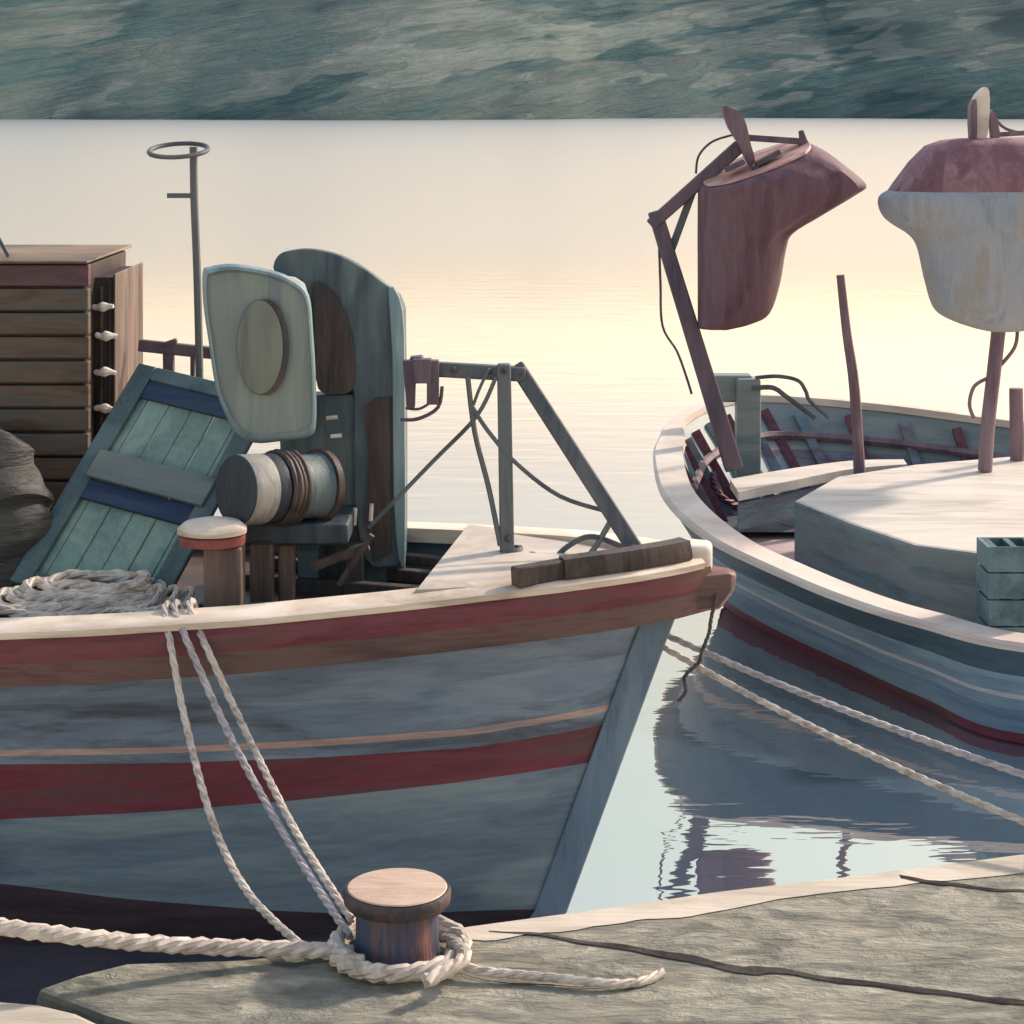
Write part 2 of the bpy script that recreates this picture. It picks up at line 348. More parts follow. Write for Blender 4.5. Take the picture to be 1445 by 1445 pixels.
# pale strip along the edge: sunlight on the coping, painted in
bm = bmesh.new()
top = [(1445,1207),(1260,1231),(1100,1250),(1000,1262),(880,1280),(700,1304),(600,1318)]
w_ = [26,20,17,22,20,18,6]
A = [PZ(u, v-1.5, QZ+.003) for u, v in top]; B = [PZ(u, v+q*(1+.25*math.sin(u)), QZ+.003) for (u, v), q in zip(top, w_)]
A = cr(A, 8); B = cr(B, 8)
for i in range(len(B)): B[i].y += .02*NZ.noise(Vector((B[i].x*9, 0, 0)))
va = [bm.verts.new(p) for p in A]; vb = [bm.verts.new(p) for p in B]
for i in range(len(A)-1): bm.faces.new((va[i], va[i+1], vb[i+1], vb[i]))
obj('quay_edge_light', bm, M['stone_pale'], smooth=False)['kind'] = 'structure'
# cracks in the stone
def crack(name, pts, ws):
    bm = bmesh.new(); c = cr([PZ(u, v, QZ+.004) for u, v in pts], 10); n = len(c); a = []; b = []
    for i, p in enumerate(c):
        t = i/(n-1)*(len(ws)-1); k = min(int(t), len(ws)-2); wv = ws[k]+(ws[k+1]-ws[k])*(t-k)
        wv *= .7+.9*abs(NZ.noise(Vector((p.x*14, 1, 0)))); dy = .03*NZ.noise(Vector((p.x*6, 5, 0)))
        a.append(bm.verts.new(p+Vector((0, wv+dy, 0)))); b.append(bm.verts.new(p+Vector((0, -wv+dy, 0))))
    for i in range(n-1): bm.faces.new((a[i], a[i+1], b[i+1], b[i]))
    obj(name, bm, M['crack'], smooth=False)['kind'] = 'structure'
crack('quay_crack', [(690,1312),(820,1328),(940,1345),(1040,1366),(1150,1378),(1300,1396),(1470,1418)], [.004,.012,.03,.03,.018,.02,.014])
crack('quay_crack', [(640,1372),(760,1392),(900,1388)], [.002,.004,.002])
crack('quay_crack', [(1270,1236),(1340,1247),(1470,1262)], [.022,.012,.008])
# lower ledge and the stone in the corner
bm = bmesh.new()
def e2(u, v, z): p = PZ(u, v, z); return (p.x, p.y)
prism(bm, [e2(48,1400,.5), e2(140,1412,.5), e2(400,1460,.5), (-1.0, 4.7), (-1.35, 4.7), e2(230,1460,.5), e2(140,1430,.5)], -1.2, .5)
obj('quay_ledge', bm, M['stone_grey'], smooth=False, bevel=.015)['kind'] = 'structure'
bm = bmesh.new()
prism(bm, [e2(-260,1395,QZ), e2(0,1408,QZ), e2(55,1412,QZ), e2(110,1425,QZ), e2(190,1462,QZ), (-1.18, 4.5), (-1.2, -3), (-9, -3), (-9, 6.1)], -1.2, QZ)
obj('quay_block', bm, M['stone_pale'], smooth=False, bevel=.03)['kind'] = 'structure'

# ------------------------------------------------------------------ LEFT BOAT
TIP = Vector((.69, 7.5, 0)); AX = Vector((-math.cos(R(8)), math.sin(R(8)), 0)); FAR = Vector((math.sin(R(8)), math.cos(R(8)), 0)); BL = 8.2
def lb(s, y, z): return TIP+AX*s+FAR*y+Vector((0, 0, z))
ZR = [(0,1.335),(.5,1.315),(1.0,1.285),(1.5,1.255),(2,1.232),(2.5,1.215),(4,1.19),(8.2,1.3)]
BT = [(0,.015),(.1,.13),(.25,.25),(.5,.40),(1,.60),(1.5,.76),(2,.87),(2.5,.95),(3.5,1.1),(5,1.2),(7,1.1),(8.2,.85)]
BW = [(0,.015),(.25,.10),(.5,.2),(1,.36),(1.5,.47),(2,.52),(3,.7),(4.5,.85),(6.5,.8),(8.2,.5)]
def stem(z):
    z = max(-.4, z)
    if z < 0: return .58-z*.9
    return .58-.42*z/1.16 if z < 1.16 else .16-.14*min(1, (z-1.16)/.15)
def half(sp, z, s):
    t = max(0, min(1, z/interp(ZR, s))); t = t**1.15
    k = interp(BW, sp)*(1-t)+interp(BT, sp)*t
    if z < 0: k *= max(.05, 1+z*2.2)
    return k
rows = [lambda s: interp(ZR, s), lambda s: interp(ZR, s)-.165,
        lambda s: interp([(0,.99),(2.5,.98)], s), lambda s: interp([(0,.9),(2.5,.87)], s),
        lambda s: interp([(0,.84),(.8,.79),(2.5,.775),(8,.8)], s), lambda s: interp([(0,.815),(.8,.764),(2.5,.752),(8,.77)], s),
        lambda s: interp([(0,.765),(.8,.715),(2.5,.722),(8,.75)], s), lambda s: interp([(0,.70),(.8,.65),(2.5,.61),(8,.6)], s), lambda s: interp([(0,.62),(.8,.585),(2.5,.50),(8,.52)], s),
        lambda s: interp([(0,.4),(.8,.36),(2.5,.38),(8,.4)], s),
        lambda s: interp([(.3,.03),(1.2,.085),(2.5,.256),(8,.3)], s), lambda s: interp([(0,-.02),(8,-.02)], s), lambda s: -.3]
rm = [0, 0, 0, 0, 1, 0, 2, 2, 3, 3, 4, 4]
boat = thing('fishing_boat', 'blue and maroon wooden fishing boat with cabin and winch moored at the quay', 'boat', TIP+AX*1.5)
bm = bmesh.new(); S = 60; grid = {}
for sd_ in (-1, 1):
    for j, zf in enumerate(rows):
        for i in range(S+1):
            f = (i/S)**1.6; s = f*BL
            for _ in range(4): z = zf(s); s = stem(z)+(BL-stem(z))*f
            z = zf(s); y = half(s-stem(z), z, s)
            grid[sd_, j, i] = bm.verts.new(lb(s, sd_*y, z))
    for j in range(len(rows)-1):
        for i in range(S):
            bm.faces.new((grid[sd_,j,i], grid[sd_,j,i+1], grid[sd_,j+1,i+1], grid[sd_,j+1,i])).material_index = rm[j]
for j in range(len(rows)-1):
    bm.faces.new((grid[-1,j,S], grid[1,j,S], grid[1,j+1,S], grid[-1,j+1,S])).material_index = 0
    bm.faces.new((grid[-1,j,0], grid[1,j,0], grid[1,j+1,0], grid[-1,j+1,0])).material_index = rm[j]
obj('hull', bm, [M['hull_blue'], M['pink_line'], M['maroon'], M['hull_low'], M['boot']], boat)
# rub rail: maroon above, worn brown below, sprung round each side
def sweep_side(bm, s0, s1, n, prof, side, mis=None):
    """prof: list of (out, dz) corners, swept along the sheer"""
    rings = []
    for i in range(n+1):
        s = s0+(s1-s0)*(i/n)**1.4; z = interp(ZR, s)
        y = interp(BT, s); y2 = interp(BT, s+.05); sl_ = (y2-y)/.05; k = 1/math.sqrt(1+sl_*sl_)
        # outward normal in plan: sideways k, forward sl*k
        rings.append([lb(s-o*sl_*k, side*(y+o*k), z+dz) for o, dz in prof])
    V = [[bm.verts.new(p) for p in r] for r in rings]; m = len(prof)
    for i in range(n):
        for k in range(m):
            f = bm.faces.new((V[i][k], V[i][(k+1) % m], V[i+1][(k+1) % m], V[i+1][k])); f.material_index = mis[k] if mis else 0
    bm.faces.new(V[0]); bm.faces.new(V[-1][::-1])
for side in (-1, 1):
    bm = bmesh.new()
    sweep_side(bm, .0, 8.1, 70, [(.0, -.003), (.05, -.003), (.058, -.04), (.05, -.085), (.036, -.165), (.0, -.17)], side, [0, 0, 0, 1, 1, 1])
    obj('rub_rail', bm, [M['rub_maroon'], M['rub_brown']], boat)
    bm = bmesh.new()
    sweep_side(bm, .03, 8.1, 70, [(.062, .0), (.066, .022), (.05, .034), (-.09, .036), (-.09, -.02), (.0, -.02)], side)
    obj('cap_rail', bm, M['cream'], boat)
bm = bmesh.new()
sweep_side(bm, .06, .47, 12, [(.045, .037), (.05, .05), (.035, .105), (-.02, .108), (-.03, .037)], -1)
obj('bow_chock', bm, [M['rust']], boat, label='dark raised timber along the bow rail')
bm = bmesh.new(); beam(bm, lb(.40, -.33, 1.385), lb(.62, -.49, 1.372), .07, .06); obj('cleat', bm, M['rust'], boat, bevel=.008)
# stem timber
bm = bmesh.new(); pr = []
for k in range(13):
    z = 1.29-k*1.5/12; s = stem(z); wv = .05
    pr.append([lb(s-.075, -.028, z), lb(s-.075, .028, z), lb(s+.045, .05, z), lb(s+.045, -.010-half(.045, max(z,0), s), z)])
loft(bm, pr); obj('stem_post', bm, M['stem_blue'], boat, bevel=.006)
bm = bmesh.new()
loft(bm, [[lb(-.04, -.05, z), lb(-.04, .05, z), lb(.10, .09, z), lb(.10, -.09, z)] for z in (1.30, 1.41)])
obj('stem_head', bm, M['rail_pink'], boat, bevel=.02)
bm = bmesh.new()
loft(bm, [[lb(-.09-d, -.03, z), lb(-.09-d, .03, z), lb(.15, .17, z), lb(.15, -.17, z)] for z, d in ((1.17, -.02), (1.24, .03), (1.30, .04), (1.315, .0))])
obj('stem_cap', bm, M['rub_brown'], boat, bevel=.015)
# decks
def deck(name, s0, s1, z, inset, mat, th=.03):
    bm = bmesh.new(); n = 24; o = []
    for i in range(n+1):
        s = s0+(s1-s0)*i/n; o.append((s, -max(.01, interp(BT, s)-inset)))
    for i in range(n+1):
        s = s1+(s0-s1)*i/n; o.append((s, max(.01, interp(BT, s)-inset)))
    a = [bm.verts.new(lb(s, y, z)) for s, y in o]; b = [bm.verts.new(lb(s, y, z-th)) for s, y in o]; m = len(o)
    bm.faces.new(a); bm.faces.new(b[::-1])
    for i in range(m): bm.faces.new((a[i], a[(i+1) % m], b[(i+1) % m], b[i]))
    return obj(name, bm, mat, boat, smooth=False)
DZ = 1.15
deck('foredeck', .08, .95, 1.335, .02, M['deck_pale'], .05)
deck('deck', .96, 8.1, DZ, .02, M['deck_brown'])
# low coaming battens lying along the fore end of the deck
bm = bmesh.new()
for k, (s0, y0, s1, y1, z, wv) in enumerate([(1.0,.30,1.75,.48,1.175,.05),(1.0,.05,1.9,.2,1.17,.06),(1.05,-.2,1.8,-.3,1.175,.05),(.99,.42,1.6,.6,1.21,.04)]):
    beam(bm, lb(s0, y0, z), lb(s1, y1, z), wv, .05)
obj('deck_batten', bm, M['rust'], boat, bevel=.006)
# far rail edge line
# ---- cabin
cab = None
bm = bmesh.new()
yb = 8.2; XL = -3.9; XR = P(125, 0, yb).x; ZT = P(0, 372, yb).z
nb = 13; z0 = DZ-.03
for k in range(nb):
    a = z0+(ZT-z0)*k/nb; b = z0+(ZT-z0)*(k+1)/nb
    box(bm, (XL, yb-.012*((k*7) % 3)/2, a+.006), (XR, yb+.05, b-.004), 1 if k >= nb-1 else 0)
box(bm, (XL, yb+.03, z0), (XR-.02, yb+.9, ZT-.01), 2)
cab = obj('cabin', bm, [M['cabin'], M['cabin_maroon'], M['cabin_dark']], boat, smooth=False, bevel=.006, label='brown horizontal planked cabin with maroon top board')
bm = bmesh.new()
c = [Vector((XL-.05, yb-.02, ZT)), Vector((XR+.0, yb-.02, ZT)), Vector((XR+.0, yb+.95, ZT)), Vector((XL-.05, yb+.95, ZT))]
hexa(bm, c+[p+Vector((0, 0, .012)) for p in c]); obj('roof', bm, M['ochre'], cab, bevel=.01)
bm = bmesh.new(); y2 = 8.42; XA = P(122, 0, y2).x; XB = P(160, 0, y2).x; XC = P(201, 0, y2+.6).x; ZB = P(0, 386, y2).z
box(bm, (XA, y2, z0), (XB, y2+.6, ZB-.015), 0); box(bm, (XB+.002, y2-.015, z0), (XC, y2+.62, ZB), 3)
for k in range(3): box(bm, (XA+.02+.035*k, y2-.012, z0), (XA+.035+.035*k, y2-.002, ZB-.05), 1 if k == 1 else 0)
obj('side_post', bm, [M['cabin_dark'], M['cabin'], M['cabin'], M['wood_post']], cab, smooth=False, bevel=.008)
for (u, v) in ((145,432),(150,473),(148,526),(148,577)):
    bm = bmesh.new(); p = P(u, v, y2-.04)
    cs = [p+Vector((dx, random.uniform(-.006, .006), random.uniform(-.006, .006))) for dx in (-.045, -.02, .01, .045)]
    tube(bm, cr(cs, 4), lambda t: .008+.014*math.sin(math.pi*min(1, max(0, t)))*(.7+.3*math.cos(t*11)), 8)
    obj('lashing', bm, M['float_white'], cab)
bm = bmesh.new(); tube(bm, [P(-40, 265, 8.4), P(12, 362, 8.4)], .008, 6); obj('stay_wire', bm, M['iron'], cab)
# ---- mast with loop and side bar, aft rail
bm = bmesh.new(); ym = 8.55
tube(bm, cr([P(283, 640, ym), P(281, 500, ym), P(278, 380, ym), P(274, 280, ym), P(273, 207, ym)], 4), .0165, 8)
mast = obj('mast', bm, M['iron'], boat)
bm = bmesh.new(); cx = P(252, 212, ym)
tube(bm, [cx+Vector((.122*math.cos(a), .12*math.sin(a), .026*math.sin(a)+.003*math.cos(a))) for a in [2*math.pi*k/28 for k in range(28)]], .010, 6, closed=True)
obj('hoop', bm, M['iron'], mast)
bm = bmesh.new(); beam(bm, P(236, 276, ym), P(270, 276, ym), .02, .02); obj('side_bar', bm, M['iron'], mast)
bm = bmesh.new()
beam(bm, P(196, 487, ym+.1), P(300, 498, ym+.1), .05, .04); beam(bm, P(238, 494, ym+.106), P(240, 620, ym+.106), .045, .046); beam(bm, P(272, 500, ym+.1), P(272, 620, ym+.1), .02, .02)
beam(bm, P(230, 487, ym+.09), P(250, 480, ym+.09), .02, .03)
obj('aft_rail', bm, M['iron_purple'], boat, bevel=.006)
# ---- winch
bm = bmesh.new()
slab(bm, [(448,560),(480,540),(520,470),(530,430),(560,418),(569,440),(571,600),(571,815),(520,835),(440,830),(440,700),(446,620)], 8.0, .22, 0)
win = obj('winch', bm, M['winch'], boat, smooth=False, bevel=.012, label='tall blue grey net winch with two rounded cheek plates')
bm = bmesh.new()
slab(bm, [(391,362),(410,354),(440,352),(480,361),(515,380),(545,402),(562,416),(568,450),(571,560),(571,700),(570,785),(548,800),(515,790),(500,700),(500,560),(488,556),(449,550),(440,470),(430,400),(388,385)], 7.93, .07, 3)
slab(bm, [(392,560),(500,556),(512,600),(510,740),(400,740)], 7.96, .12, 0)
cp = obj('cheek_plate', bm, M['winch'], win, bevel=.012)
bm = bmesh.new()
slab(bm, [(443,398),(470,412),(490,450),(500,500),(497,548),(480,554),(450,548),(446,500),(443,440)], 7.915, .03, 3); obj('rope_drum', bm, M['rust'], win)
bm = bmesh.new(); slab(bm, [(548,408),(563,420),(570,470),(571,600),(571,780),(563,788),(556,700),(554,500)], 7.905, .05, 2); obj('edge_strip', bm, M['winch_edge'], win)
bm = bmesh.new(); slab(bm, [(514,575),(530,562),(551,560),(553,780),(528,792),(516,740),(520,650)], 7.918, .03, 0); obj('guide_board', bm, M['rust'], win)
# front plate: rounded cover with raised rim, oval boss
out = [(286,384),(296,376),(330,372),(380,380),(415,394),(436,416),(442,470),(446,540),(446,600),(436,616),(400,622),(360,625),(335,612),(318,585),(304,545),(294,480),(287,430)]
cx_, cy_ = 368, 498
bm = bmesh.new(); o3 = cr([Vector((a, b, 0)) for a, b in out], 4, True)
def ring(k, Y, dx=0): return [P(cx_+(p.x-cx_)*k+dx, cy_+(p.y-cy_)*k, Y) for p in o3]
loft(bm, [ring(.96, 7.80), ring(1.0, 7.77), ring(1.0, 7.69), ring(.965, 7.665), ring(.93, 7.66), ring(.90, 7.675)], mi=[0, 0, 0, 0, 1])
fp = obj('front_cover', bm, [M['winch_edge'], M['winch_pale']], win)
bm = bmesh.new()
def ell(rx, ry, Y, dx=0): return [P(370+dx+rx*math.cos(a), 490+ry*math.sin(a), Y) for a in [2*math.pi*k/40 for k in range(40)]]
loft(bm, [ell(33, 68, 7.68, 5), ell(33, 68, 7.655, 5), ell(24, 60, 7.655, 0), ell(23, 59, 7.672, -2)], cap=False)
obj('oval_rim', bm, M['rust'], fp)
bm = bmesh.new(); loft(bm, [ell(34, 68, 7.685, -3), ell(32, 66, 7.650, -3), ell(20, 50, 7.642, -4)]); obj('oval_boss', bm, M['winch_oval'], fp)
# horizontal warping drum
dc = P(332, 692, 7.45); dax = (P(480, 683, 7.78)-dc); dl = dax.length
bm = bmesh.new()
r0 = .128
lathe(bm, dc, [(r0*.3, -.004), (r0*.97, 0), (r0, .006), (r0, .10), (r0*.99, .112)], 36, dax, mis=[0, 0, 1, 1, 1]); dr = obj('winch_drum', bm, [M['drum_dark'], M['drum_pale']], win)
bm = bmesh.new(); lathe(bm, dc, [(r0*.96, .112), (r0*1.0, .13), (r0*1.0, .16), (r0*.9, .17)], 36, dax); obj('drum_band', bm, M['drum_dark'], dr)
bm = bmesh.new()
for k in range(4):
    c0 = dc+dax.normalized()*(.178+.02*k); rr = r0*(1.0+.02*(k % 2))
    a1 = dax.normalized().cross(Vector((0, 0, 1))).normalized(); a2 = a1.cross(dax.normalized())
    tube(bm, [c0+(a1*math.cos(a)+a2*math.sin(a))*rr for a in [2*math.pi*q/28 for q in range(28)]], .012, 6, closed=True, jit=.15)
obj('wound_rope', bm, M['rust'], dr)
bm = bmesh.new(); lathe(bm, dc, [(r0*.95, .25), (r0*.93, .26), (r0*.93, .36), (r0*.97, .37)], 36, dax); obj('drum_barrel', bm, M['winch'], dr)
bm = bmesh.new(); lathe(bm, dc, [(r0*.9, .372), (r0*1.06, .375), (r0*1.06, .40), (r0*.9, .41)], 36, dax); obj('drum_flange', bm, M['rust'], dr)
# winch bed: beams and legs
bm = bmesh.new()
box(bm, (P(342, 0, 7.6).x, 7.58, P(0, 768, 7.6).z), (P(492, 0, 7.6).x, 7.95, P(0, 738, 7.6).z))
obj('winch_bed', bm, M['drum_dark'], win, bevel=.01)
for (u0, u1, y_, mt) in ((352,384,7.52,'wood_post'),(392,414,7.62,'wood_post'),(420,450,7.85,'rb_dark'),(486,512,7.8,'rust')):
    bm = bmesh.new(); box(bm, (P(u0, 0, y_).x, y_, DZ), (P(u1, 0, y_).x, y_+.09, P(0, 769, y_).z)); obj('leg', bm, M[mt], win, bevel=.008)
bm = bmesh.new(); beam(bm, P(440, 800, 7.6), P(520, 770, 7.6), .03, .04); beam(bm, P(478, 825, 7.55), P(525, 755, 7.55), .02, .03); obj('brace', bm, M['rust'], win)
for (u, v) in ((468,590),(474,616),(500,728),(523,722)):
    bm = bmesh.new(); p = P(u, v, 7.86); tube(bm, [p+Vector((-.02 if v < 650 else 0, 0, 0 if v < 650 else -.035)), p+Vector((.022 if v < 650 else .004, 0, .004 if v < 650 else .03))], .008, 8); obj('lashing', bm, M['float_white'], win)
# ---- bitt with pale cap
bm = bmesh.new(); yb_ = 7.36
bt = obj
bm = bmesh.new(); c0 = P(317, 0, yb_); box(bm, (P(290, 0, yb_).x, yb_-.06, DZ), (P(343, 0, yb_).x, yb_+.07, P(0, 768, yb_).z))
bitt = obj('bitt', bm, M['wood_post'], boat, bevel=.012)
bm = bmesh.new(); cz = P(300, 766, yb_)
lathe(bm, cz, [(.09, -.005), (.118, 0), (.120, .03), (.112, .036)], 32); obj('bitt_collar', bm, M['cap_red'], bitt)
bm = bmesh.new(); lathe(bm, cz, [(.1, .036), (.124, .04), (.124, .055), (.10, .075), (.04, .088), (.004, .09)], 32, wob=.02); obj('bitt_cap', bm, M['cream'], bitt)
# ---- forward gantry
bm = bmesh.new(); yg = 7.72
beam(bm, P(600, 520, yg), P(742, 528, yg), .055, .05); beam(bm, P(599, 520, yg), P(580, 522, yg), .10, .07)
gan = obj('gantry', bm, M['iron'], boat, bevel=.008)
for a, b, wv in ((P(711, 513, yg-.03), P(716, 800, yg-.03), .052), (P(728, 515, yg+.02), P(906, 790, yg-.15), .058)):
    bm = bmesh.new(); beam(bm, a, b, wv, .05, wv*1.05); obj('strut', bm, M['iron'], gan, bevel=.008)
bm = bmesh.new(); beam(bm, P(578, 508, yg-.03), P(580, 575, yg-.03), .05, .05, .03); beam(bm, P(611, 508, yg-.03), P(611, 570, yg-.03), .045, .05); beam(bm, P(596, 506, yg-.036), P(596, 540, yg-.036), .07, .055)
tube(bm, cr([P(572, 576, yg-.03), P(592, 577, yg-.03), P(610, 566, yg-.03)], 4), .006, 6); tube(bm, cr([P(565, 592, yg-.03), P(590, 591, yg-.03), P(618, 575, yg-.03), P(624, 545, yg-.03)], 4), .008, 6)
obj('bracket', bm, M['iron_purple'], gan, bevel=.006)
for (u, v, y_) in ((711,523,yg-.06),(690,524,yg-.03),(735,528,yg-.01),(640,521,yg-.03),(716,760,yg-.06),(893,772,yg-.18)):
    bm = bmesh.new(); lathe(bm, P(u, v, y_), [(.012, 0), (.012, .012), (.007, .016)], 8, (0, -1, 0)); obj('bolt', bm, M['rust'], gan)
def wire(pts, r, mat='iron', Y=yg-.05, par=gan, name='stay_wire'):
    bm = bmesh.new(); tube(bm, cr([P(u, v, Y) if len((u, v)) == 2 else 0 for u, v in pts], 5), r, 6); return obj(name, bm, M[mat], par)
wire([(660,532),(670,610),(690,690),(706,770)], .010)
wire([(700,532),(672,588),(610,652),(520,745)], .008)
wire([(667,575),(690,610),(730,655),(790,700),(858,722)], .009)
wire([(690,520),(676,550),(668,572)], .006)
wire([(862,735),(838,775),(816,800)], .012, 'grey_bar')
wire([(780,792),(800,772),(832,757),(870,768),(912,788)], .011)
bm = bmesh.new(); c0 = P(716, 778, yg)
for k in range(4): tube(bm, [c0+Vector(((.05+.008*k)*math.cos(a), (.05+.008*k)*math.sin(a), -.02*k+.01*math.cos(a))) for a in [2*math.pi*q/20 for q in range(20)]], .011, 6, closed=True, jit=.2)
tube(bm, cr([c0+Vector((.05, -.03, -.01)), c0+Vector((.10, -.05, 0)), c0+Vector((.075, -.04, -.03))], 4), .01, 6)
obj('rope_lashing', bm, M['rope_dark'], gan)
bm = bmesh.new(); p = P(922, 785, 7.52); box(bm, (p.x-.035, 7.47, p.z-.035), (p.x+.05, 7.56, p.z+.035)); tube(bm, cr([P(880, 782, 7.5), P(905, 800, 7.5), P(945, 795, 7.5), P(972, 797, 7.5)], 4), .01, 6)
obj('foot_block', bm, M['iron'], gan, bevel=.01)

# ---- things on the left boat
# teal hatch board leaning on the winch
TL, TR, BLc = P(200, 520, 8.35), P(392, 566, 8.12), P(18, 826, 7.72)
ex = (TR-TL); wx = ex.length; ex.normalize(); ez = (BLc-TL); ez -= ex*ez.dot(ex)*0; hz = ez.length; ez.normalize(); en = ex.cross(ez).normalized()
if en.y > 0: en = -en
def pn(a, b, d): return TL+ex*(a*wx)+ez*(b*hz)+en*d
door = thing('hatch_board', 'teal plank hatch board leaning between cabin and winch on left boat', 'hatch board', pn(.5, 1, 0))
def pbox(bm, a0, b0, a1, b1, d0, d1): hexa(bm, [pn(a0, b0, d0), pn(a1, b0, d0), pn(a1, b1, d0), pn(a0, b1, d0), pn(a0, b0, d1), pn(a1, b0, d1), pn(a1, b1, d1), pn(a0, b1, d1)])
bm = bmesh.new()
for k in range(6): pbox(bm, .02+k*.161, .02, .02+(k+1)*.161-.008, .985, 0, .012+.003*(k % 2))
obj('plank_panel', bm, M['teal'], door, bevel=.003)
bm = bmesh.new(); pbox(bm, 0, 0, .13, 1, .014, .04); pbox(bm, .87, 0, 1, 1, .014, .04); pbox(bm, .132, 0, .868, .06, .014, .04); pbox(bm, .132, .94, .868, 1, .014, .038)
obj('frame', bm, M['teal_dark'], door, bevel=.005)
bm = bmesh.new(); pbox(bm, .10, .41, .93, .53, .042, .06); obj('crossbar', bm, M['grey_bar'], door, bevel=.005)
for a_, b_, d_ in ((.062, .14, .03), (.53, .61, .036)):
    bm = bmesh.new(); pbox(bm, .132, a_, .868, b_, .016, d_); obj('frame_shadow', bm, M['navy'], door)  # navy strips paint the shadow below the top frame and the crossbar
# dark bundle of netting by the cabin
nb_ = bmesh.new(); p0 = P(-40, 830, 7.9); rings = []
for a in range(27):
    t = a/26; z = DZ+(P(0, 604, 7.9).z-DZ)*t; fold = 1+.045*math.sin(t*24)+.03*math.sin(t*47+1)
    rad = (.37-.12*t)*math.sqrt(max(0.0, 1-t**5))*fold
    rings.append([Vector((p0.x+rad*math.cos(q)*(1+.10*NZ.noise(Vector((math.cos(q)*2, math.sin(q)*2, t*7)))), p0.y+.62*rad*math.sin(q), z+.05*math.cos(q*2+1)*(1-t)*t*4+.02*math.sin(q*3+t*9))) for q in [2*math.pi*k/48 for k in range(48)]])
loft(nb_, rings)
M['net'] = paint('net', [(44,42,42),(64,62,60),(86,82,76)], scale=(1, 1, 6), fine=(.2, .2, 1), bump=1.0, bumpd=.02)
tag(obj('net_bundle', nb_, M['net'], loc=P(0, 830, 7.8)), 'dark grey folded netting heap in front of the brown cabin', 'net')
# rope coil on the side deck
bm = bmesh.new(); cc = PZ(108, 848, 1.19)
for k in range(7):
    rx = .34-.028*k; ry = .19-.016*k; ph = random.uniform(0, 6); ox = random.uniform(-.012, .016)+.012*k; tl = random.uniform(-.008, .008)
    path = [cc+Vector((rx*math.cos(a)*(1+.05*math.sin(2*a+ph))+ox, ry*math.sin(a)+.008*math.sin(a*2+ph), .012*k+tl*math.cos(a)+.012*math.sin(3*a+ph))) for a in [2*math.pi*q/40 for q in range(41)]]
    strands(bm, path, .019, 3, 11, 6)
co = tag(obj('rope_coil', bm, M['rope'], loc=cc), 'cream rope coiled on the side deck of the left boat below the teal board', 'rope coil')
bm = bmesh.new()
for k in range(3):
    p0 = PZ(205+22*k, 850+2*k, 1.20)
    strands(bm, cr([p0+Vector((-.02, .0, 0)), p0+Vector((.03, .03, .05)), p0+Vector((.06, -.02, .05)), p0+Vector((.02, -.10, .01)), p0+Vector((-.12, -.12, 0))], 6), .012, 3, 7, 5)
tag(obj('rope_end', bm, M['rope'], loc=PZ(240, 850, 1.225)), 'looped cream rope ends between the coil and the brown bitt', 'rope')

# ------------------------------------------------------------------ bollard, ropes on the quay
bc = Vector((P(561, 0, 5.78).x, 5.78, QZ))
bol = thing('bollard', 'short round mooring bollard with pale pink top on the stone quay', 'bollard', bc)
bm = bmesh.new(); lathe(bm, bc, [(.15, -.01), (.135, .0), (.122, .02), (.117, .05), (.117, .155)], 40, wob=.01); obj('post', bm, M['boll_side'], bol)
bm = bmesh.new(); lathe(bm, bc, [(.118, .15), (.142, .158), (.150, .168), (.152, .192), (.146, .203), (.140, .2005)], 44, wob=.008); cap = obj('cap', bm, M['boll_rim'], bol)
bm = bmesh.new(); lathe(bm, bc, [(.13, .199), (.141, .2035), (.138, .207), (.05, .210), (.004, .210)], 44, wob=.008); obj('top_face', bm, M['boll_top'], cap)

def q(u, v, h=.03): return PZ(u, v, QZ+h)
bm = bmesh.new()
path = cr([PZ(-60,1299,.80), PZ(60,1316,.76), PZ(200,1330,.70), PZ(330,1337,.655), q(430,1340,.035), q(500,1345)], 8)
strands(bm, path, .024, 3, 7, 7)
# turns round the bollard
turn = []
for k in range(64):
    a = R(150)+k/63*2*math.pi*2.25; rr = .168+.010*math.sin(a*.7)+.006*k/20
    turn.append(bc+Vector((rr*math.cos(a), rr*math.sin(a)*.98, .024+.020*k/63*1.4)))
strands(bm, turn, .024, 3, 7, 7)
tag(obj('mooring_rope', bm, M['rope'], loc=bc), 'thick pale rope from the left edge wound round the base of the bollard', 'rope')
bm = bmesh.new()
a0 = turn[-1]
strands(bm, cr([q(640,1345,.05), q(668,1368,.03), q(760,1378,.022), q(840,1386,.022), q(885,1388,.014), q(915,1382,.012), q(935,1372,.012)], 8), .013, 3, 10, 6)
strands(bm, cr([q(600,1385,.06), q(655,1352,.075), q(640,1330,.05)], 8), .02, 3, 7, 7)
tag(obj('rope_tail', bm, M['rope'], loc=q(700,1380)), 'loose pale rope tail lying on the quay right of the bollard', 'rope')
